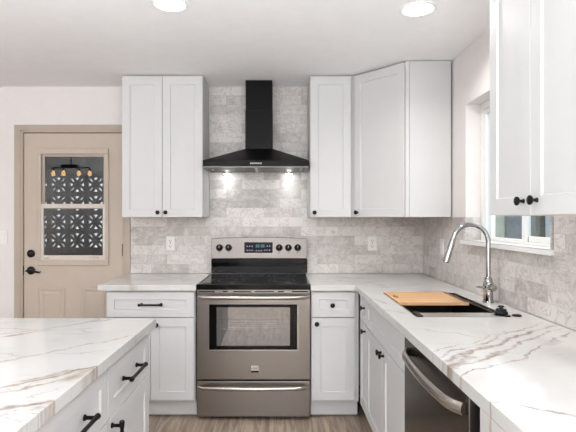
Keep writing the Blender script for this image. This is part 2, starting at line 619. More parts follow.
def sash(y0, y1, x0, x1, rail, bot):
    bm = bmesh.new()
    z0, z1 = 0.0145, zt - 0.043
    box(bm, x0, x1, y0, y1, z0, z0 + bot)
    box(bm, x0, x1, y0, y1, z1 - rail, z1)
    box(bm, x0, x1, y0, y0 + rail, z0 + bot, z1 - rail)
    box(bm, x0, x1, y1 - rail, y1, z0 + bot, z1 - rail)
    s = obj('sash', bm, M['vinyl'], win, bevel=0.002)
    obj('glass_pane', bx((x0 + x1) / 2 - 0.002, (x0 + x1) / 2 + 0.002, y0 + rail - 0.003, y1 - rail + 0.003, z0 + bot - 0.003, z1 - rail + 0.003), M['pane'], s)


sash(-0.050, hw - 0.037, -0.022, -0.002, 0.030, 0.012)
sash(-hw + 0.037, -0.010, 0.001, 0.021, 0.022, 0.030)
bm = bx(-0.165, -0.029, -hw - 0.02, hw + 0.02, -0.0215, -0.0005)
obj('window_sill', bx(-0.150, -0.029, -hw - 0.0, hw + 0.0, -0.021, 0.0015), M['vinyl'], win)
bm.free()
obj('sill_nose', bx(-0.152, -0.1205, -hw - 0.02, hw + 0.02, -0.0215, 0.0015), M['vinyl'], win, bevel=0.002)

# ------------------------------------------------------------------ back door
door = struct(thing('door_1', 'greige painted back door with a vent window', 'door', ((-2.087 - 1.28) / 2, WY, 0)))
del door['category']
dw = 0.4035
# casing: flat greige boards around the opening plus the jamb
bm = bmesh.new()
box(bm, -0.4765, -0.4265, -0.014, -0.0005, 0.001, 2.124)
box(bm, 0.4265, 0.4675, -0.014, -0.0005, 0.001, 2.124)
box(bm, -0.4265, 0.4265, -0.014, -0.0005, 2.079, 2.124)
box(bm, -0.4205, -0.407, -0.012, 0.13, 0.001, 2.07)
box(bm, 0.407, 0.4205, -0.012, 0.13, 0.001, 2.07)
box(bm, -0.4265, -0.4205, -0.012, -0.0005, 0.001, 2.07)
box(bm, 0.4205, 0.4265, -0.012, -0.0005, 0.001, 2.07)
box(bm, -0.4205, 0.4205, -0.012, 0.13, 2.062, 2.0785)
obj('casing', bm, M['casing'], door, bevel=0.0015)
# slab with the glazed opening; lx, lz of the opening
lx0, lx1, lz0, lz1 = -0.264, 0.264, 1.022, 1.889
bm = bmesh.new()
for (a, b, c, d) in ((-dw, lx0, 0.012, 2.057), (lx1, dw, 0.012, 2.057), (lx0, lx1, 0.012, lz0), (lx0, lx1, lz1, 2.057)):
    box(bm, a, b, 0.004, 0.046, c, d)
bmesh.ops.remove_doubles(bm, verts=bm.verts[:], dist=1e-5)
slab = obj('door_slab', bm, M['door'], door)
for (a, b) in ((-0.285, -0.066), (0.066, 0.285)):
    for (c, d) in ((0.22, 0.80),):
        bm = bmesh.new()
        o_ = [(a, 0.004, c), (b, 0.004, c), (b, 0.004, d), (a, 0.004, d)]
        loops = []
        for ins, yy in ((0, 0.0035), (0.010, -0.004), (0.022, -0.003), (0.035, 0.001), (0.052, -0.004)):
            loops.append([bm.verts.new(p) for p in ((a + ins, yy, c + ins), (b - ins, yy, c + ins), (b - ins, yy, d - ins), (a + ins, yy, d - ins))])
        loft(bm, loops, caps=False)
        bm.faces.new(loops[-1])
        obj('raised_panel', bm, M['door'], door)
# lite surround moulding
bm = bmesh.new()
X0, X1, Z0, Z1 = lx0, lx1, lz0, lz1
for (a, b, c, d) in ((X0 - 0.027, X1 + 0.027, Z0 - 0.045, Z0 + 0.002), (X0 - 0.027, X1 + 0.027, Z1 - 0.002, Z1 + 0.046),
                     (X0 - 0.027, X0 + 0.004, Z0 + 0.002, Z1 - 0.002), (X1 - 0.004, X1 + 0.027, Z0 + 0.002, Z1 - 0.002)):
    box(bm, a, b, -0.010, 0.0035, c, d)
obj('window_surround', bm, M['door'], door, bevel=0.005)


def door_sash(name, z0, z1, y0, y1, side, bot, top, mat):
    bm = bmesh.new()
    a, b = X0 + 0.002, X1 - 0.002
    box(bm, a, b, y0, y1, z0, z0 + bot)
    box(bm, a, b, y0, y1, z1 - top, z1)
    box(bm, a, a + side, y0, y1, z0 + bot, z1 - top)
    box(bm, b - side, b, y0, y1, z0 + bot, z1 - top)
    s = obj(name, bm, mat, door, bevel=0.0015)
    obj('glass_pane', bx(a + side - 0.003, b - side + 0.003, (y0 + y1) / 2 - 0.002, (y0 + y1) / 2 + 0.002, z0 + bot - 0.003, z1 - top + 0.003), M['doorpane'], s)
    return s


zz = lambda py: 1.357 + (219 - py) * 4.0 / F
door_sash('upper_sash', zz(209), zz(153.9), 0.016, 0.030, 0.020, 0.030, 0.020, M['door'])
ls = door_sash('lower_sash', zz(259.8), zz(204), -0.004, 0.012, 0.020, 0.036, 0.035, M['vinyl'] if False else plain('pale_sash_paint', srgb(216, 206, 196), 0.45))
bm = bmesh.new()
for s in (-1, 1):
    box(bm, -0.016 + s * 0.205 - 0.02, -0.016 + s * 0.205 + 0.02, -0.009, -0.0045, zz(258.5), zz(257))
obj('vent_latch', bm, M['steel_v'], door)
# hardware
hx = lambda px: (px - 279.5) * 4.0 / F - door.location.x
bm = bmesh.new()
lathe(bm, (hx(31), 0.0035, zz(253.6)), (0, -1, 0), [(0, 0.032), (0.008, 0.032), (0.014, 0.024), (0.015, 0.012), (0.026, 0.011), (0.027, 0.004)], 24)
box(bm, hx(31) - 0.016, hx(31) + 0.016, -0.036, -0.022, zz(253.6) - 0.005, zz(253.6) + 0.005)
obj('deadbolt', bm, M['black'], door, True)
bm = bmesh.new()
lathe(bm, (hx(31), 0.0035, zz(270.5)), (0, -1, 0), [(0, 0.033), (0.008, 0.033), (0.014, 0.022), (0.016, 0.012), (0.05, 0.011)], 24)
tube(bm, [(hx(31) - 0.022, -0.045, zz(270.5)), (hx(31), -0.048, zz(270.5) + 0.004), (hx(31) + 0.03, -0.048, zz(270.5)),
          (hx(31) + 0.06, -0.046, zz(270.5) - 0.006), (hx(31) + 0.085, -0.044, zz(270.5) - 0.012), (hx(31) + 0.1, -0.042, zz(270.5) - 0.004)],
     [0.006, 0.011, 0.010, 0.008, 0.007, 0.004], 12)
obj('lever_handle', bm, M['black'], door, True)
bm = bx(-0.409, -0.4045, -0.006, 0.003, zz(275), zz(266))
obj('strike_plate', bm, M['black'], door)
for zc in (zz(250), 0.25, 1.85):
    bm = bmesh.new()
    lathe(bm, (0.4055, -0.006, zc - 0.05), (0, 0, 1), [(0, 0.006), (0.1, 0.006)], 10)
    obj('hinge', bm, M['black'], door)

# ------------------------------------------------------------------ outside: patio and side yard
struct(obj('ground', bx(-12, 14, -8, 16, -0.25, -0.06), M['ground']))
for nm, b_ in (('added_shade_roof', (-5.6, 0.6, 4.16, 7.0, 2.36, 2.42)), ('added_shade_side', (-5.7, -5.6, 4.16, 7.0, -0.06, 2.36)),
               ('added_shade_end', (0.55, 0.65, 4.16, 7.0, -0.06, 2.36))):
    struct(obj(nm, bx(*b_), M['patio']))  # unseen roof and sides added to keep the block wall in shade
bs = 0.266
bd = 7.0
bt = 0.05


def breeze_wall():
    bm = bmesh.new()
    h = bs / 2
    cx0 = (58.1 - 279.5) * bd / F
    cz0 = 1.357 + (219 - 184.6) * bd / F
    holes = []
    for k in range(4):                       # four wedges and four slots per block
        c_, s_ = math.cos(k * PI / 2), math.sin(k * PI / 2)
        tri = [(0.0, 0.19), (0.125, 0.365), (0.06, 0.385), (-0.06, 0.385), (-0.125, 0.365)]
        lens = []
        for i in range(9):
            t_ = i / 8
            lens.append((0.13 + 0.23 * t_, 0.050 * math.sin(PI * t_) ** 0.7))
        for i in range(7, 0, -1):
            t_ = i / 8
            lens.append((0.13 + 0.23 * t_, -0.050 * math.sin(PI * t_) ** 0.7))
        q = math.sqrt(0.5)
        lens = [((u - v * q), (u + v * q)) for u, v in lens]
        for poly in (tri, lens):
            holes.append([((x * c_ - y * s_) * bs, (x * s_ + y * c_) * bs) for x, y in poly])
    for i in range(-3, 6):
        for j in range(-3, 1):
            cx, cz = cx0 + i * bs, cz0 + j * bs
            loops = [[(-h, -h), (h, -h), (h, h), (-h, h)]] + holes
            layers = []
            for y in (bd, bd + bt):
                vl, es = [], []
                for lp_ in loops:
                    vs = [bm.verts.new((cx + x, y, cz + z)) for x, z in lp_]
                    vl.append(vs)
                    es += [bm.edges.new((vs[m], vs[(m + 1) % len(vs)])) for m in range(len(vs))]
                bmesh.ops.triangle_fill(bm, use_beauty=True, use_dissolve=False, edges=es)
                layers.append(vl)
            for va, vb in zip(*layers):
                n = len(va)
                for m in range(n):
                    bm.faces.new((va[m], va[(m + 1) % n], vb[(m + 1) % n], vb[m]))
    zb = cz0 - 3 * bs - h
    xa, xb = cx0 - 3 * bs - h, cx0 + 5 * bs + h
    box(bm, xa, xb, bd, bd + bt, -0.06, zb)
    box(bm, -5.7, xa, bd, bd + bt, -0.06, 2.42)
    box(bm, xb, 0.65, bd, bd + bt, -0.06, 2.42)
    box(bm, xa, xb, bd, bd + bt, cz0 + h, 2.42)
    return bm


tag(obj('breeze_block_wall', breeze_wall(), M['block']), 'dark petal patterned breeze block wall outside the back door glass', 'wall')

# side yard seen through the sink window
fb = bmesh.new()
fX = 3.25
yy_ = 6.44
while yy_ < 7.02:
    box(fb, fX, fX + 0.03, yy_, yy_ + 0.098, -0.06, 1.75)
    yy_ += 0.102
fence = thing('board_fence', 'blue grey board fence outside the far pane of the sink window', 'fence', (fX, 6.44, -0.06))
fb.transform(Matrix.Translation((-fX, -6.44, 0.06)))
obj('boards', fb, M['siding'], fence)
obj('post', bx(-0.02, 0.08, 0.59, 0.9, 0, 1.85), M['green'], fence)
bm = bmesh.new()
box(bm, -0.05, 0.05, -0.42, -0.16, 0, 2.1)
box(bm, -0.06, -0.05, -0.33, -0.25, 0.05, 2.05)
obj('end_post', bm, M['dkgreen'], fence)
struct(obj('neighbour_wall', bx(fX + 0.0, fX + 0.3, 1.0, 5.99, -0.06, 3.2), M['paleblue']))


# ------------------------------------------------------------------ cabinet parts
def shaker(name, w_, h_, parent, loc, rz=0.0, rail=0.058, mat=None, t=0.02):
    """shaker front: lower-left front corner at loc, face towards local -y"""
    bm = bmesh.new()
    rail = min(rail, w_ * 0.27, h_ * 0.30)

    def loop(i, y):
        return [bm.verts.new(p) for p in ((i, y, i), (w_ - i, y, i), (w_ - i, y, h_ - i), (i, y, h_ - i))]
    L = [loop(0, t), loop(0, 0.0015), loop(0.0015, 0), loop(rail, 0), loop(rail + 0.003, 0.007)]
    loft(bm, L, caps=False)
    bm.faces.new(L[0])
    bm.faces.new(L[-1])
    o = obj(name, bm, mat or M['cab'], parent)
    o.location = loc
    o.rotation_euler = (0, 0, rz)
    return o


def knob(parent, x, z):
    bm = bmesh.new()
    lathe(bm, (x, -0.0002, z), (0, -1, 0), [(0, 0.008), (0.003, 0.008), (0.006, 0.0055), (0.016, 0.0055), (0.019, 0.013), (0.022, 0.0155), (0.027, 0.0155), (0.0295, 0.012)], 20)
    return obj('knob', bm, M['black'], parent, True)


def bar_pull(parent, x, z, length=0.165, upright=False):
    bm = bmesh.new()
    s = length / 2 - 0.017
    for k in (-1, 1):
        lathe(bm, (x + k * s, -0.0002, z), (0, -1, 0), [(0, 0.0095), (0.004, 0.0095), (0.007, 0.006), (0.028, 0.006), (0.034, 0.008)], 14)
    pts = [(x - length / 2, -0.036, z), (x - length / 2 + 0.004, -0.036, z), (x - s - 0.010, -0.036, z), (x - s + 0.012, -0.036, z),
           (x, -0.036, z), (x + s - 0.012, -0.036, z), (x + s + 0.010, -0.036, z), (x + length / 2 - 0.004, -0.036, z), (x + length / 2, -0.036, z)]
    tube(bm, pts, [0.007, 0.0095, 0.0095, 0.0065, 0.0065, 0.0065, 0.0095, 0.0095, 0.007], 12)
    if upright:
        bm.transform(Matrix.Translation((x, 0, z)) @ Matrix.Rotation(PI / 2, 4, 'Y') @ Matrix.Translation((-x, 0, -z)))
    return obj('bar_pull', bm, M['black'], parent, True)


TOP = 0.876
DZ0, DZ1, RZ0, RZ1 = 0.135, 0.690, 0.696, 0.864


def carcass(root, w_, depth, hollow=None, kick=True):
    bm = bmesh.new()
    if hollow:          # open under a sink bowl
        box(bm, 0, 0.018, 0.022, depth, 0.12, TOP - 0.001)
        box(bm, w_ - 0.018, w_, 0.022, depth, 0.12, TOP - 0.001)
        box(bm, 0.018, w_ - 0.018, 0.022, depth, 0.12, 0.138)
        box(bm, 0.018, w_ - 0.018, depth - 0.01, depth, 0.138, TOP - 0.001)
        box(bm, 0.018, w_ - 0.018, 0.022, 0.04, 0.138, TOP - 0.001)
        bmesh.ops.remove_doubles(bm, verts=bm.verts[:], dist=1e-5)
    else:
        box(bm, 0, w_, 0.022, depth, 0.12, TOP - 0.001)
    obj('carcass', bm, M['cab'], root)
    if kick:
        bm = bx(0, w_, 0.075, 0.095, 0.012, 0.1195)
        box(bm, 0, w_, 0.095, depth, 0.002, 0.1195)
        obj('toe_kick', bm, M['cab'], root)


g = 0.0016
# left of the range
c = thing('base_cabinet', 'white base cabinet left of the range with one wide drawer over two doors', 'cabinet', (-1.170, 3.30, 0))
W_ = 0.600
carcass(c, W_, 0.685)
d = shaker('drawer', W_ - 0.012, RZ1 - RZ0, c, (0.006, 0, RZ0))
bar_pull(d, (W_ - 0.012) / 2 + 0.008, 0.087)
dwid = (W_ - 0.012) / 2 - g
d = shaker('door', dwid, DZ1 - DZ0, c, (0.006, 0, DZ0))
knob(d, dwid - 0.03, DZ1 - DZ0 - 0.03)
d = shaker('door', dwid, DZ1 - DZ0, c, (0.006 + dwid + 2 * g, 0, DZ0))
knob(d, 0.043, DZ1 - DZ0 - 0.043)
# right of the range
c = thing('base_cabinet', 'narrow white base cabinet right of the range with a knob on drawer and door', 'cabinet', (0.214, 3.30, 0))
W_ = 0.322
carcass(c, W_, 0.685)
dwid = 0.288
d = shaker('drawer', dwid, RZ1 - RZ0, c, (0.006, 0, RZ0))
knob(d, dwid * 0.47, 0.082)
d = shaker('door', dwid, DZ1 - DZ0, c, (0.006, 0, DZ0))
knob(d, 0.03, DZ1 - DZ0 - 0.037)
# corner drawer-over-door unit, facing the island
FX = 0.535
c = thing('base_cabinet', 'slim white corner cabinet with small drawer over door, between range wall and sink', 'cabinet', (FX, 3.294, 0), -PI / 2)
carcass(c, 0.272, 0.62)
d = shaker('drawer', 0.225, RZ1 - RZ0, c, (0.044, 0, RZ0))
knob(d, 0.170, 0.10)
d = shaker('door', 0.225, DZ1 - DZ0, c, (0.044, 0, DZ0))
knob(d, 0.195, DZ1 - DZ0 - 0.035)
# sink base
c = thing('sink_cabinet', 'white sink base cabinet with two doors under a long false drawer front', 'cabinet', (FX, 3.018, 0), -PI / 2)
W_ = 0.95
carcass(c, W_, 0.62, hollow=True)
shaker('false_front', W_ - 0.010, RZ1 - RZ0, c, (0.005, 0, RZ0))
dwid = (W_ - 0.010) / 2 - g
d = shaker('door', dwid, DZ1 - DZ0, c, (0.005, 0, DZ0))
knob(d, dwid - 0.032, DZ1 - DZ0 - 0.035)
d = shaker('door', dwid, DZ1 - DZ0, c, (0.005 + dwid + 2 * g, 0, DZ0))
knob(d, 0.032, DZ1 - DZ0 - 0.035)


# island units: face towards +x
def island_unit(label, y0, w_):
    c = thing('island_cabinet', label, 'cabinet', (-0.575, y0, 0), PI / 2, )
    bm = bx(0, w_, 0.022, 0.60, 0.12, TOP - 0.001)
    obj('carcass', bm, M['cab'], c)
    bm = bx(0, w_, 0.075, 0.58, 0.002, 0.1195)
    obj('toe_kick', bm, M['cab'], c)
    d = shaker('drawer', w_ - 0.006, 0.185, c, (0.003, 0, 0.679))
    bar_pull(d, (w_ - 0.006) / 2 - 0.02, 0.093, 0.20)
    d = shaker('door', w_ - 0.006, 0.540, c, (0.003, 0, 0.135))
    bar_pull(d, 0.032, 0.44, 0.185, True)
    return c


island_unit('white island drawer cabinet at the end nearest the range', 1.642, 0.520)
island_unit('white island drawer cabinet nearest the camera', 1.119, 0.520)


# ---- wall cabinets
UZ0, UZ1, UD = 1.371, 2.4335, 2.419


def upper_box(root, w_, depth):
    obj('carcass', bx(0, w_, 0.022, depth, UZ0 + 0.001, UZ1), M['cab'], root)
    obj('underside', bx(0.001, w_ - 0.001, 0.024, depth - 0.001, UZ0 - 0.001, UZ0 + 0.0008), M['underside'], root)


c = thing('wall_cabinet', 'tall white two-door wall cabinet left of the range hood', 'cabinet', (-1.178, 3.66, 0))
W_ = 0.604
upper_box(c, W_, 0.325)
dwid = W_ / 2 - g - 0.001
d = shaker('door', dwid, UD - UZ0, c, (0.001, 0, UZ0))
knob(d, dwid - 0.028, 0.035)
d = shaker('door', dwid, UD - UZ0, c, (0.001 + dwid + 2 * g, 0, UZ0))
knob(d, 0.028, 0.035)

c = thing('wall_cabinet', 'narrow white single-door wall cabinet right of the range hood', 'cabinet', (0.2285, 3.66, 0))
W_ = 0.309
upper_box(c, W_, 0.325)
d = shaker('door', W_ - 0.005, UD - UZ0, c, (0.002, 0, UZ0))
knob(d, 0.030, 0.035)

c = thing('corner_wall_cabinet', 'white diagonal corner wall cabinet with plain side panel left of the window', 'cabinet', (0.54, 3.985, 0))
ox, oy = 0.54, 3.985
poly = [(0.5395, 3.985), (0.5395, 3.692), (0.575, 3.680), (0.862, 3.347), (1.168, 3.347), (1.168, 3.985)]
lp = [(x - ox, y - oy) for x, y in poly]
obj('carcass', prism(bmesh.new(), lp, UZ0 + 0.001, UZ1), M['cab'], c)
obj('underside', prism(bmesh.new(), [(x * 0.985 + 0.003, y * 0.985 - 0.003) for x, y in lp], UZ0 - 0.001, UZ0 + 0.0008), M['underside'], c)
obj('side_panel', bx(0.886 - ox, 1.1675 - ox, 3.336 - oy, 3.3465 - oy, UZ0, UZ1 - 0.001), M['cab'], c, bevel=0.001)
obj('stile', bx(0.858 - ox, 0.8835 - ox, 3.333 - oy, 3.3465 - oy, UZ0, UZ1 - 0.001), M['cab'], c, bevel=0.001)
p0 = Vector((0.558, 3.656)); p1 = Vector((0.846, 3.334))
dl = (p1 - p0).length
ang = math.atan2(p1.y - p0.y, p1.x - p0.x)
d = shaker('door', dl, UD - UZ0, c, (p0.x - ox, p0.y - oy, UZ0), ang)
knob(d, 0.032, 0.035)

c = thing('wall_cabinet', 'white two-door wall cabinet right of the sink window, nearest the camera', 'cabinet', (0.83, 1.938, 0), -PI / 2)
W_ = 0.634
upper_box(c, W_, 0.338)
dwid = W_ / 2 - g - 0.001
d = shaker('door', dwid, UD - UZ0, c, (0.001, 0, UZ0), rail=0.062)
knob(d, dwid - 0.042, 0.047)
d = shaker('door', dwid, UD - UZ0, c, (0.001 + dwid + 2 * g, 0, UZ0), rail=0.062)
knob(d, 0.042, 0.047)

# ------------------------------------------------------------------ countertops
CT = 0.914
SX0, SX1, SY0, SY1 = 0.620, 1.058, 2.212, 2.965
bm = bx(-1.218, -0.5595, 3.28, 3.989, TOP, CT)
tag(obj('countertop', bm, M['quartz'], bevel=0.002), 'small white veined quartz countertop left of the range', 'countertop')
bm = grid_slab(bmesh.new(), [0.2095, 0.51, SX0, SX1, 1.1695], [0.78, SY0, SY1, 3.28, 3.989],
               lambda x, y: not (x < 0.51 and y < 3.28) and not (SX0 < x < SX1 and SY0 < y < SY1), TOP, CT)
ct = thing('countertop', 'long L-shaped white veined quartz countertop around the sink', 'countertop', (0, 0, 0))
obj('worktop', bm, M['quartz'], ct, bevel=0.002)
obj('side_slab', bx(0.5101, 0.548, 0.79, 1.246, 0.002, TOP - 0.0002), M['quartz'], ct)
bm = bx(-1.62, -0.55, 0.60, 2.190, TOP, CT)
tag(obj('countertop', bm, M['quartz'], bevel=0.002), 'white island countertop with brown veins in the left foreground', 'countertop')
# back of the island
tag(obj('island_back_panel', bx(-1.60, -1.178, 0.62, 2.160, 0.002, TOP - 0.001), M['cab']), 'white back half of the island base under the countertop', 'cabinet')

# ------------------------------------------------------------------ range
R = thing('range', 'stainless steel electric range with black glass cooktop between the base cabinets', 'range', (-0.175, 3.30, 0))
rx = lambda px, dd=3.30: (px - 279.5) * dd / F + 0.175
rz_ = lambda py, dd=3.30: 1.357 + (219 - py) * dd / F
H = 0.381
bm = bmesh.new()
box(bm, -H + 0.004, -H + 0.03, 0.03, 0.645, 0.03, 0.880)
box(bm, H - 0.03, H - 0.004, 0.03, 0.645, 0.03, 0.880)
box(bm, -H + 0.03, H - 0.03, 0.60, 0.645, 0.03, 0.880)
box(bm, -H + 0.03, H - 0.03, 0.03, 0.60, 0.03, 0.26)
box(bm, -H + 0.03, H - 0.03, 0.03, 0.60, 0.79, 0.880)
obj('body', bm, M['bodydark'], R)
bm = bmesh.new()
i0, i1 = -H + 0.031, H - 0.031
box(bm, i0, i1, 0.595, 0.5995, 0.262, 0.788)
box(bm, i0, i0 + 0.004, 0.045, 0.595, 0.262, 0.788)
box(bm, i1 - 0.004, i1, 0.045, 0.595, 0.262, 0.788)
box(bm, i0 + 0.004, i1 - 0.004, 0.045, 0.595, 0.262, 0.266)
box(bm, i0 + 0.004, i1 - 0.004, 0.045, 0.595, 0.784, 0.788)
obj('oven_cavity', bm, M['oven_in'], R)
bm = bmesh.new()
for k in range(9):
    yq = 0.07 + k * 0.06
    tube(bm, [(i0 + 0.01, yq, 0.60), (i1 - 0.01, yq, 0.60)], 0.004, 8)
for k in (-1, 1):
    tube(bm, [(k * (i1 - 0.012), 0.06, 0.604), (k * (i1 - 0.012), 0.57, 0.604)], 0.004, 8)
obj('oven_rack', bm, M['chrome'], R, True)
for (px, py) in ((-1, 0), (1, 0), (-1, 1), (1, 1)):
    bm = bmesh.new()
    lathe(bm, (px * 0.33, 0.08 + py * 0.5, 0.001), (0, 0, 1), [(0, 0.02), (0.012, 0.02), (0.013, 0.008), (0.0295, 0.008)], 14)
    obj('foot', bm, M['rubber'], R)
# oven door
zt_, zb_ = rz_(294.2), rz_(379.3)
wx0, wx1, wz0, wz1 = rx(209), rx(297.7), rz_(350.2), rz_(304.4)
bm = bmesh.new()
for (a, b, c_, d_) in ((-H + 0.001, wx0, zb_, zt_), (wx1, H - 0.001, zb_, zt_), (wx0, wx1, zb_, wz0), (wx0, wx1, wz1, zt_)):
    box(bm, a, b, 0, 0.029, c_, d_)
bmesh.ops.remove_doubles(bm, verts=bm.verts[:], dist=1e-5)
od = obj('oven_door', bm, M['steel'], R)
gx0, gx1, gz0, gz1 = rx(216.5), rx(290), rz_(346), rz_(307.3)
bm = bmesh.new()
for (a, b, c_, d_) in ((wx0 + 0.002, gx0, wz0 + 0.004, wz1 - 0.001), (gx1, wx1 - 0.003, wz0 + 0.004, wz1 - 0.001), (gx0, gx1, wz0 + 0.004, gz0), (gx0, gx1, gz1, wz1 - 0.001)):
    box(bm, a, b, 0.001, 0.026, c_, d_)
bmesh.ops.remove_doubles(bm, verts=bm.verts[:], dist=1e-5)
obj('window_border', bm, M['glossblack'], od)
obj('window_glass', bx(gx0, gx1, 0.003, 0.009, gz0, gz1), M['oven_glass'], od)
bm = bmesh.new()
box(bm, wx0 - 0.004, wx1 + 0.004, -0.002, 0.003, wz0 - 0.003, wz0 + 0.0035)
box(bm, wx1 - 0.0025, wx1 + 0.003, -0.002, 0.003, wz0 + 0.0035, wz1)
obj('window_trim', bm, M['steel_v'], od)


def bow_handle(parent, x0, x1, z, out, r, name='handle', mat=None):
    bm = bmesh.new()
    pts = []
    n = 22
    for k in range(n + 1):
        t_ = k / n
        e = min(t_, 1 - t_)
        lift = min(1.0, e / 0.06) ** 0.6
        pts.append((x0 + (x1 - x0) * t_, -(0.006 + (out - 0.018) * lift + 0.014 * math.sin(PI * t_)), z))
    tube(bm, pts, r, 14, ((0, 0, 1), 1.25))
    return obj(name, bm, mat or M['steel_v'], parent, True)


bow_handle(od, -H + 0.012, H - 0.012, rz_(296.6), 0.052, 0.0115)
bm = bx(rx(251), rx(259), -0.004, -0.0005, rz_(372.5), rz_(365.5))
bg_ = obj('badge', bm, M['steel_v'], od, bevel=0.001)
bg_['label'] = 'small bright metal maker badge'
obj('badge_strip', bx(rx(251.2), rx(258.8), -0.0048, -0.0041, rz_(372.3), rz_(370.6)), M['glossblack'], bg_)
bm = bmesh.new()
for k in range(8):          # tiny raised lettering strokes, unreadable in the photo
    xx = rx(252) + k * (rx(258) - rx(252)) / 8
    box(bm, xx, xx + 0.003, -0.0046, -0.0041, rz_(368.6), rz_(367.4))
obj('badge_lettering', bm, M['slot'], bg_)
# vent trim over the door
bm = bx(-H + 0.002, H - 0.002, 0.006, 0.029, rz_(293.6), 0.8795)
vt = obj('vent_trim', bm, M['steel'], R)
for (a, b) in ((30, 103), (140, 163), (188, 270), (288, 375), (393, 420), (457, 530)):
    obj('vent_slot', bx(rx(192 + a / 4.57), rx(192 + b / 4.57), 0.0045, 0.0058, rz_(292.3), rz_(291.2)), M['enamel'], vt)
# storage drawer
bm = bx(-H + 0.001, H - 0.001, 0.001, 0.029, 0.026, rz_(381.4))
dr = obj('storage_drawer', bm, M['steel'], R, bevel=0.002)
bow_handle(dr, -H + 0.012, H - 0.012, rz_(386.6), 0.050, 0.0105)
# cooktop
bm = bx(-0.3835, 0.3835, -0.012, 0.60, 0.881, 0.921)
ck = obj('cooktop', bm, M['enamel'], R, bevel=0.005, seg=3)
obj('glass_top', bx(-0.355, 0.355, 0.03, 0.57, 0.9205, 0.9235), M['glossblack'], R, bevel=0.001)
for s in (-1, 1):
    obj('cooktop_trim', bx(s * 0.370 - 0.004, s * 0.370 + 0.004, 0.01, 0.585, 0.9205, 0.9245), M['steel_v'], R)
for (bxx, byy, rr) in ((-0.19, 0.17, 0.115), (0.19, 0.17, 0.095), (-0.19, 0.43, 0.08), (0.19, 0.43, 0.105), (0.0, 0.45, 0.06)):
    bm = bmesh.new()
    for r_ in (rr, rr * 0.6):
        a = ring(bm, (bxx, byy, 0.9239), r_, (0, 0, 1), 40)
        b = ring(bm, (bxx, byy, 0.9239), r_ - 0.003, (0, 0, 1), 40)
        for k in range(40):
            bm.faces.new((a[k], a[(k + 1) % 40], b[(k + 1) % 40], b[k]))
    obj('burner_ring', bm, M['bodydark'], R)
# backguard
D9 = 3.90
by = D9 - 3.30
bz = lambda py: 1.357 + (219 - py) * D9 / F
bX = lambda px: (px - 279.5) * D9 / F + 0.175
b0, b1 = bX(211.6), bX(306.8)
bm = bmesh.new()
prof = [(by + 0.012, 0.905), (by + 0.012, bz(259)), (by + 0.0, bz(258.8)), (by + 0.0, bz(258.8))]
box(bm, b0 - 0.004, b1 + 0.004, by + 0.010, by + 0.080, 0.9255, bz(259.0))
obj('backguard', bm, M['enamel'], R, bevel=0.003)
bm = bmesh.new()
box(bm, b0, b1, by + 0.004, by + 0.0105, 0.945, bz(262))
obj('backguard_glass', bm, M['glossblack'], R, bevel=0.001)
bm = bmesh.new()      # steel console, slightly arched along the top
n = 24
lo, hi, lob, hib = [], [], [], []
for k in range(n + 1):
    t_ = k / n
    x = b0 - 0.001 + (b1 - b0 + 0.002) * t_
    zt2 = bz(238.8) + 0.011 * math.sin(PI * t_) ** 0.7
    zb2 = bz(258.6) + 0.002 * math.sin(PI * t_)
    lo.append(bm.verts.new((x, by - 0.004, zb2)))
    hi.append(bm.verts.new((x, by + 0.004, zt2)))
    lob.append(bm.verts.new((x, by + 0.080, zb2)))
    hib.append(bm.verts.new((x, by + 0.080, zt2)))
for k in range(n):
    bm.faces.new((lo[k], lo[k + 1], hi[k + 1], hi[k]))
    bm.faces.new((hi[k], hi[k + 1], hib[k + 1], hib[k]))
    bm.faces.new((lob[k], lob[k + 1], hib[k + 1], hib[k]))
    bm.faces.new((lo[k], lo[k + 1], lob[k + 1], lob[k]))
bm.faces.new((lo[0], hi[0], hib[0], lob[0]))
bm.faces.new((lo[n], hi[n], hib[n], lob[n]))
cp = obj('control_panel', bm, M['console'], R, bevel=0.002)
dp = obj('display', bx(bX(244.4), bX(272.6), by - 0.009, by - 0.0045, bz(252.8), bz(242.2)), M['display'], cp, bevel=0.003)
dzz = by - 0.0096
for (px, py, w2, h2) in [(247, 245.8, .5, .9), (249.4, 245.8, .5, .9), (251.8, 245.8, .5, .9), (247, 249.8, .5, .9), (249.4, 249.8, .5, .9), (251.8, 249.8, .5, .9),
                         (256, 250.4, .8, .5), (258.5, 250.4, .8, .5), (261, 250.4, .8, .5), (264.5, 249.6, .5, .9), (266.8, 249.6, .5, .9), (269.4, 249.6, .5, .9), (267, 245.6, .5, .9), (269.4, 245.6, .5, .9)]:
    obj('display_legend', bx(bX(px), bX(px + w2), dzz, dzz + 0.0005, bz(py + h2), bz(py)), M['ledw'], dp)
bm = bmesh.new()
for px in (256, 258, 261, 263):       # clock digits, seven-segment strokes
    for (a, b, c_, d_) in ((0, 1.2, 0, .25), (0, 1.2, 2.4, 2.65), (0, .3, 0, 2.6), (1, 1.3, 0, 2.6)):
        box(bm, bX(px + a), bX(px + b), dzz, dzz + 0.0005, bz(244.6 + d_), bz(244.6 + c_))
obj('clock_digits', bm, M['led'], dp)
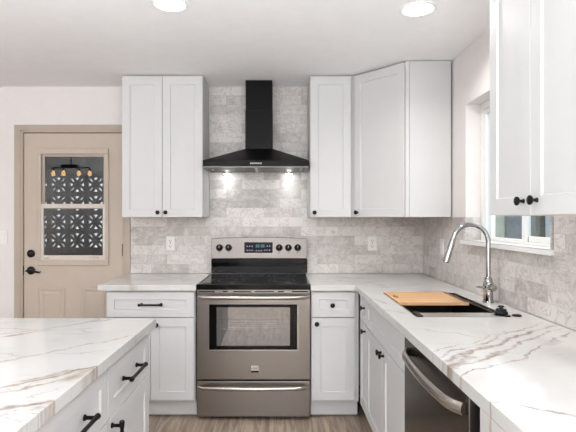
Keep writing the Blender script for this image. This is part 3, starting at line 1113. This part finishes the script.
for px in (219.5, 228.6, 279.2, 288.4, 297.7):
    bm = bmesh.new()
    lathe(bm, (bX(px), by - 0.0025, bz(247.7)), (0, -1, 0), [(0, 0.027), (0.004, 0.027), (0.006, 0.022), (0.022, 0.020), (0.024, 0.017)], 24)
    box(bm, bX(px) - 0.005, bX(px) + 0.005, by - 0.036, by - 0.024, bz(247.7) - 0.019, bz(247.7) + 0.019)
    kb = obj('control_knob', bm, M['enamel'], cp, True)
    obj('pointer', bx(bX(px) - 0.0012, bX(px) + 0.0012, by - 0.0368, by - 0.0362, bz(247.7) + 0.003, bz(247.7) + 0.018), M['print'], kb)
    obj('dial_mark', bx(bX(px) - 0.006, bX(px) + 0.006, by - 0.0048, by - 0.0035, bz(252.6), bz(252.1)), M['slot'], cp)

# ------------------------------------------------------------------ hood
HX, HB = -0.171, 3.9885
Hd = thing('range_hood', 'black pyramid chimney range hood with lit lamps over the range', 'range hood', (HX, HB, 1.70))
hw = 0.385
yf = 3.55 - HB
zr0, zr1 = 1.739 - 1.70, 1.783 - 1.70
zc = 1.903 - 1.70
cw = 0.106
yc = 3.81 - HB
bm = bmesh.new()
a = [bm.verts.new(p) for p in ((-hw, yf, zr1), (hw, yf, zr1), (hw, 0, zr1), (-hw, 0, zr1))]
cs = 0.011
b = [bm.verts.new(p) for p in ((cs - cw, yc, zc), (cs + cw, yc, zc), (cs + cw, 0, zc), (cs - cw, 0, zc))]
loft(bm, [a, b])
obj('canopy', bm, M['hood'], Hd, bevel=0.002)
bm = bmesh.new()
for (x0, x1, y0, y1) in ((-hw, hw, yf, yf + 0.02), (-hw, hw, -0.02, 0), (-hw, -hw + 0.02, yf + 0.02, -0.02), (hw - 0.02, hw, yf + 0.02, -0.02)):
    box(bm, x0, x1, y0, y1, zr0, zr1 - 0.0005)
bmesh.ops.remove_doubles(bm, verts=bm.verts[:], dist=1e-5)
rim = obj('rim', bm, M['hood'], Hd, bevel=0.0015)
bm = bmesh.new()
box(bm, -hw + 0.001, hw - 0.001, yf + 0.001, yf + 0.040, zr0 - 0.006, zr0 - 0.0003)
box(bm, -hw + 0.001, -hw + 0.03, yf + 0.04, -0.01, zr0 - 0.006, zr0 - 0.0003)
box(bm, hw - 0.03, hw - 0.001, yf + 0.04, -0.01, zr0 - 0.006, zr0 - 0.0003)
obj('bottom_trim', bm, M['filter'], Hd)
for s in (-1, 1):
    bm = bmesh.new()
    x0, x1 = (-hw + 0.035, -0.012) if s < 0 else (0.012, hw - 0.035)
    box(bm, x0, x1, yf + 0.045, -0.012, zr0 - 0.004, zr0 + 0.008)
    k = yf + 0.06
    while k < -0.03:
        box(bm, x0 + 0.012, x1 - 0.012, k, k + 0.008, zr0 - 0.007, zr0 - 0.0042)
        k += 0.016
    fl = obj('grease_filter', bm, M['filter'], Hd)
    bm = bx(s * 0.33 - 0.006 if True else 0, s * 0.33 + 0.006, yf + 0.08, yf + 0.20, zr0 - 0.013, zr0 - 0.0075)
    obj('filter_handle', bm, M['steel_v'], fl)
obj('centre_bar', bx(-0.011, 0.011, yf + 0.042, -0.012, zr0 - 0.010, zr0 + 0.004), M['steel_v'], Hd)
for s in (-1, 1):
    lx, ly = s * 0.247, 3.93 - HB
    bm = bmesh.new()
    lathe(bm, (lx, ly, zr0 - 0.0075), (0, 0, -1), [(0, 0.036), (0.012, 0.034), (0.014, 0.028)], 24)
    lp_ = obj('lamp', bm, M['steel_v'], Hd, True)
    bm = bmesh.new()
    lathe(bm, (lx, ly, zr0 - 0.0218), (0, 0, -1), [(0, 0.027), (0.006, 0.022), (0.009, 0.010)], 24)
    obj('lamp_lens', bm, M['hoodlens'], lp_)
    sl = bpy.data.lights.new('hood_lamp_light', 'SPOT')
    sl.energy = 0.8
    sl.spot_size = math.radians(110)
    sl.spot_blend = 0.7
    sl.shadow_soft_size = 0.025
    sl.color = (0.95, 0.98, 1.0)
    so = bpy.data.objects.new('hood_lamp_light', sl)
    so.location = (lx, ly, zr0 - 0.036)
    so.parent = lp_
    COL.objects.link(so)
bm = bx(cs - cw, cs + cw, yc, 0, zc + 0.0005, 2.20 - 1.70)
obj('lower_chimney', bm, M['hood'], Hd, bevel=0.0015)
bm = bx(cs - cw + 0.002, cs + cw - 0.002, yc + 0.002, -0.0005, 2.2005 - 1.70, 2.4365 - 1.70)
obj('upper_chimney', bm, M['hood'], Hd)
bm = bmesh.new()
for k in range(6):
    xx = (k - 2.5) * 0.0145 + 0.0
    box(bm, xx - 0.0045, xx + 0.0045, yf - 0.002, yf - 0.0002, (zr0 + zr1) / 2 - 0.005, (zr0 + zr1) / 2 + 0.005)
obj('control_button', bm, M['print'], rim)

# ------------------------------------------------------------------ dishwasher
DWn = thing('dishwasher', 'stainless dishwasher with painted dark reflection and a bowed handle under the right countertop', 'dishwasher', (0.522, 2.055, 0), -PI / 2)
W_ = 0.698
obj('tub', bx(0.005, W_ - 0.005, 0.035, 0.60, 0.10, TOP - 0.004), M['bodydark'], DWn)
fr = obj('front_panel', bx(0.0, W_, 0.002, 0.034, 0.125, 0.868), M['steel_dark_reflection'], DWn, bevel=0.003)
obj('kick_plate', bx(0.005, W_ - 0.005, 0.06, 0.09, 0.004, 0.099), M['enamel'], DWn)
bm = bmesh.new()
pts = []
rad = []
n = 26
for k in range(n + 1):
    t_ = k / n
    e = min(t_, 1 - t_)
    lift = min(1.0, e / 0.10) ** 0.6
    pts.append((0.078 + (W_ - 0.100) * t_, -(0.004 + 0.024 * lift + 0.012 * math.sin(PI * t_)), 0.822 - 0.006 * math.sin(PI * t_)))
    rad.append(0.0125)
tube(bm, pts, rad, 14, ((0, 0, 1), 1.5))
obj('handle', bm, M['steel_v'], fr, True)
tag(obj('gap_shade_panel', bx(0.56, 1.15, 1.251, 1.350, 0.002, TOP - 0.001), M['bodydark']), 'dark panel painting the shade of the gap between the dishwasher and the quartz side slab', 'panel')  # stands in the open gap, its dark colour painting the shade there

# ------------------------------------------------------------------ sink and what is on it
S = thing('sink', 'undermount gunmetal workstation sink set in the right countertop', 'sink', ((SX0 + SX1) / 2, (SY0 + SY1) / 2, 0.65))
sx, sy = (SX1 - SX0) / 2, (SY1 - SY0) / 2
z1 = TOP - 0.0005 - 0.65


def ringbox(bm, ax, ay, t, z0, z1):
    box(bm, -ax, ax, -ay, -ay + t, z0, z1)
    box(bm, -ax, ax, ay - t, ay, z0, z1)
    box(bm, -ax, -ax + t, -ay + t, ay - t, z0, z1)
    box(bm, ax - t, ax, -ay + t, ay - t, z0, z1)


ZR = CT - 0.65                                                     # top of the stone
bm = bmesh.new()
ringbox(bm, sx - 0.0006, sy - 0.0006, 0.005, ZR - 0.0127, ZR - 0.004)   # collar inside the cut-out
ringbox(bm, sx - 0.0006, sy - 0.0006, 0.024, ZR - 0.0167, ZR - 0.0127)   # ledge the accessories slide on
ringbox(bm, sx - 0.018, sy - 0.018, 0.006, 0.012, ZR - 0.0167)
box(bm, -sx + 0.018, sx - 0.018, -sy + 0.018, sy - 0.018, 0.006, 0.012)
bmesh.ops.remove_doubles(bm, verts=bm.verts[:], dist=1e-5)
obj('bowl', bm, M['sink'], S)
bm = bmesh.new()
lathe(bm, (0.05, 0, 0.0125), (0, 0, 1), [(0, 0.055), (0.003, 0.055), (0.004, 0.04), (0.002, 0.03)], 24)
obj('drain', bm, M['steel_v'], S, True)

# cutting board on the ledge, far end
bw_, bl_ = 0.372, 0.374
zl = CT - 0.0125
B = thing('cutting_board', 'bamboo cutting board lying across the far end of the sink', 'cutting board', (SX0 + 0.0075, SY1 - bl_ - 0.0075, zl + 0.0002))
bm = bmesh.new()
hxc, hyc, ha, hb = 0.030, bl_ * 0.52, 0.014, 0.045
# top plate with an oval finger hole
n = 24
tz0, tz1 = 0.0, 0.016
outer, inner = [], []
for k in range(n):
    th = 2 * PI * k / n
    inner.append((hxc + ha * math.cos(th), hyc + hb * math.sin(th)))
for z in (tz0, tz1):
    o4 = [bm.verts.new((x, y, z)) for x, y in ((0, 0), (bw_ - 0.0, 0), (bw_, bl_), (0, bl_))]
    iv = [bm.verts.new((x, y, z)) for x, y in inner]
    es = [bm.edges.new((o4[k], o4[(k + 1) % 4])) for k in range(4)] + [bm.edges.new((iv[k], iv[(k + 1) % n])) for k in range(n)]
    bmesh.ops.triangle_fill(bm, use_beauty=True, use_dissolve=False, edges=es)
    outer.append(o4)
    if z == tz0:
        iv0 = iv
for k in range(4):
    bm.faces.new((outer[0][k], outer[0][(k + 1) % 4], outer[1][(k + 1) % 4], outer[1][k]))
for k in range(n):
    bm.faces.new((iv0[k], iv0[(k + 1) % n], iv[(k + 1) % n], iv[k]))
obj('board', bm, M['bamboo'], B)
obj('end_strip', bx(bw_ - 0.022, bw_ - 0.002, 0.002, bl_ - 0.002, 0.0162, 0.0170), M['bamboo_dark'], B)

# roll-up rack at the near end
K = thing('drying_rack', 'steel roll-up drying rack with black ends on the near end of the sink', 'drying rack', ((SX0 + SX1) / 2, SY0 + 0.008, zl + 0.0004))
for k in range(6):
    bm = bmesh.new()
    yq = 0.008 + k * 0.0165
    tube(bm, [(-sx + 0.008, yq, 0.0068), (sx - 0.008, yq, 0.0068)], 0.0062, 10)
    obj('rod', bm, M['steel_v'], K, True)
for s in (-1, 1):
    xx = s * (sx - 0.021)
    obj('end_strap', bx(xx - 0.012, xx + 0.012, 0.000, 0.100, 0.0135, 0.018), M['rubber'], K, bevel=0.003)
# black stopper beside the rack
T = thing('sink_stopper', 'black rubber sink stopper lying on the right end of the steel drying rack', 'stopper', (1.026, 2.268, zl + 0.0188))
bm = bmesh.new()
lathe(bm, (0, 0, 0), (0, 0, 1), [(0, 0.029), (0.005, 0.030), (0.010, 0.028), (0.012, 0.024), (0.020, 0.024), (0.022, 0.016)], 24)
obj('disc', bm, M['rubber'], T, True)
bm = bmesh.new()
lathe(bm, (0, 0, 0.0222), (0, 0, 1), [(0, 0.008), (0.006, 0.008), (0.008, 0.014), (0.013, 0.013), (0.015, 0.006)], 16)
obj('grip', bm, M['rubber'], T, True)
T2 = thing('sink_strainer', 'small flat black cap on the countertop beside the right end of the drying rack', 'strainer', (1.082, 2.235, CT + 0.0005))
bm = bmesh.new()
lathe(bm, (0, 0, 0), (0, 0, 1), [(0, 0.020), (0.004, 0.021), (0.007, 0.017), (0.008, 0.006)], 18)
obj('cap', bm, M['rubber'], T2, True)

# ------------------------------------------------------------------ faucet
FC = thing('faucet', 'tall chrome gooseneck pull-down faucet standing behind the sink', 'faucet', (1.108, 2.60, CT + 0.0005))
bm = bmesh.new()
lathe(bm, (0, 0, 0), (0, 0, 1), [(0, 0.029), (0.006, 0.029), (0.009, 0.0245), (0.060, 0.0235), (0.062, 0.0265), (0.105, 0.0265), (0.109, 0.022), (0.128, 0.020), (0.134, 0.0145)], 28)
body = obj('body', bm, M['chrome'], FC, True)
bm = bmesh.new()
pts = [(0, 0, 0.1345), (0, 0, 0.20), (0, 0, 0.27), (0, 0, 0.310)]
rA = 0.094
cxx, czz = -rA, 0.319
for k in range(0, 17):
    th = math.radians(k * 10.5)
    pts.append((cxx + rA * math.cos(th), 0, czz + rA * math.sin(th)))
obj('spout', tube(bm, pts, 0.0125, 16), M['chrome'], FC, True)
pe = Vector(pts[-1])
dr_ = (Vector(pts[-1]) - Vector(pts[-2])).normalized()
bm = bmesh.new()
lathe(bm, pe + dr_ * 0.0008, dr_, [(0, 0.0135), (0.004, 0.0145), (0.040, 0.0155), (0.085, 0.0165), (0.128, 0.0165), (0.132, 0.013)], 20)
obj('spray_head', bm, M['chrome'], FC, True)
bm = bmesh.new()
tube(bm, [(-0.024, -0.012, 0.082), (-0.040, -0.020, 0.083), (-0.062, -0.030, 0.086), (-0.075, -0.036, 0.088)], [0.009, 0.007, 0.0055, 0.005], 12)
lathe(bm, (0.0, -0.02, 0.083), (0.35, -1, 0), [(0.0, 0.018), (0.030, 0.018), (0.033, 0.012)], 18)
obj('handle', bm, M['chrome'], FC, True)


# ------------------------------------------------------------------ outlets and switches
def wall_plate(name, label, cat, loc, rz, kind):
    r = thing(name, label, cat, loc, rz)
    w2, h2 = 0.036, 0.058
    obj('cover_plate', bx(-w2, w2, -0.006, -0.0004, -h2, h2), M['plastic'], r, bevel=0.002)
    if kind == 'outlet':
        for s in (-1, 1):
            bm = bmesh.new()
            lathe(bm, (0, -0.0061, s * 0.022), (0, -1, 0), [(0, 0.016), (0.0015, 0.016), (0.002, 0.015)], 18)
            f_ = obj('receptacle', bm, M['plastic'], r)
            bm = bmesh.new()
            box(bm, -0.0078, -0.0050, -0.0094, -0.0083, s * 0.022 - 0.006, s * 0.022 + 0.007)
            box(bm, 0.0050, 0.0078, -0.0094, -0.0083, s * 0.022 - 0.005, s * 0.022 + 0.006)
            box(bm, -0.0028, 0.0028, -0.0094, -0.0083, s * 0.022 - 0.0125, s * 0.022 - 0.008)
            obj('slot', bm, M['slot'], f_)
        bm = bmesh.new()
        lathe(bm, (0, -0.0061, 0), (0, -1, 0), [(0, 0.004), (0.002, 0.003)], 10)
        obj('screw', bm, M['slot'], r)
    else:
        obj('rocker', bx(-0.017, 0.017, -0.0095, -0.0062, -0.033, 0.033), M['plastic'], r, bevel=0.002)
    return r


wall_plate('wall_outlet', 'white electrical outlet on the tile left of the range', 'outlet', ((170.6 - 279.5) * TY / F, TY, 1.357 - 24.4 * TY / F), 0, 'outlet')
wall_plate('wall_outlet', 'white electrical outlet on the tile right of the range', 'outlet', ((372.2 - 279.5) * TY / F, TY, 1.357 - 24.4 * TY / F), 0, 'outlet')
wall_plate('light_switch', 'white rocker switch on the tile between the corner and the sink window', 'switch', (TX, 3.52, 1.157), -PI / 2, 'switch')
r = wall_plate('light_switch', 'white switch plate on the painted wall left of the back door', 'switch', (-2.255, WY, 1.206), 0, 'switch')

# ------------------------------------------------------------------ recessed lights
for k, lab in ((0, 'round recessed ceiling light above the island side of the room'), (1, 'round recessed ceiling light above the sink side of the room')):
    x, y = CANS_AND_FILL[k]
    L_ = thing('recessed_light', lab, 'ceiling light', (x, y, CEIL - 0.0005))
    bm = bmesh.new()
    n = 40
    rs = [ring(bm, (0, 0, z), r_, (0, 0, 1), n) for z, r_ in ((0, 0.094), (-0.005, 0.092), (-0.0065, 0.080), (-0.003, 0.0755), (0, 0.0755))]
    loft(bm, rs, caps=False)
    obj('trim_ring', bm, M['vinyl'], L_, True)
    bm = bmesh.new()
    lathe(bm, (0, 0, -0.0005), (0, 0, -1), [(0, 0.0745), (0.002, 0.0745)], n)
    obj('lens', bm, M['lens'], L_)

# chandelier over the dining area, mirrored in the door glass
CH = thing('chandelier', 'dark bar chandelier with four warm bulbs mirrored in the back door glass', 'chandelier', (-3.19, 0.54, 2.04))
bm = bmesh.new()
tube(bm, [(-0.30, 0, 0.10), (0.29, 0, 0.10)], 0.008, 10)
tube(bm, [(0, 0, 0.10), (0, 0, 0.385)], 0.010, 10)
lathe(bm, (0, 0, 0.3975), (0, 0, -1), [(0, 0.07), (0.02, 0.065), (0.03, 0.02)], 20)
box(bm, -0.14, 0.10, -0.04, 0.04, 0.100, 0.15)
obj('frame', bm, M['black'], CH)
for px in (53.2, 63.4, 78.7, 89.6):
    x = (px - 279.5) * 7.5 / F + 3.19
    bm = bmesh.new()
    lathe(bm, (x, 0, 0.087), (0, 0, -1), [(0, 0.018), (0.03, 0.02)], 14)
    so_ = obj('socket', bm, M['black'], CH)
    bm = bmesh.new()
    lathe(bm, (x, 0, 0.0565), (0, 0, -1), [(0, 0.014), (0.02, 0.022), (0.045, 0.032), (0.07, 0.026), (0.082, 0.008)], 16)
    obj('bulb', bm, M['bulb'], so_, True)
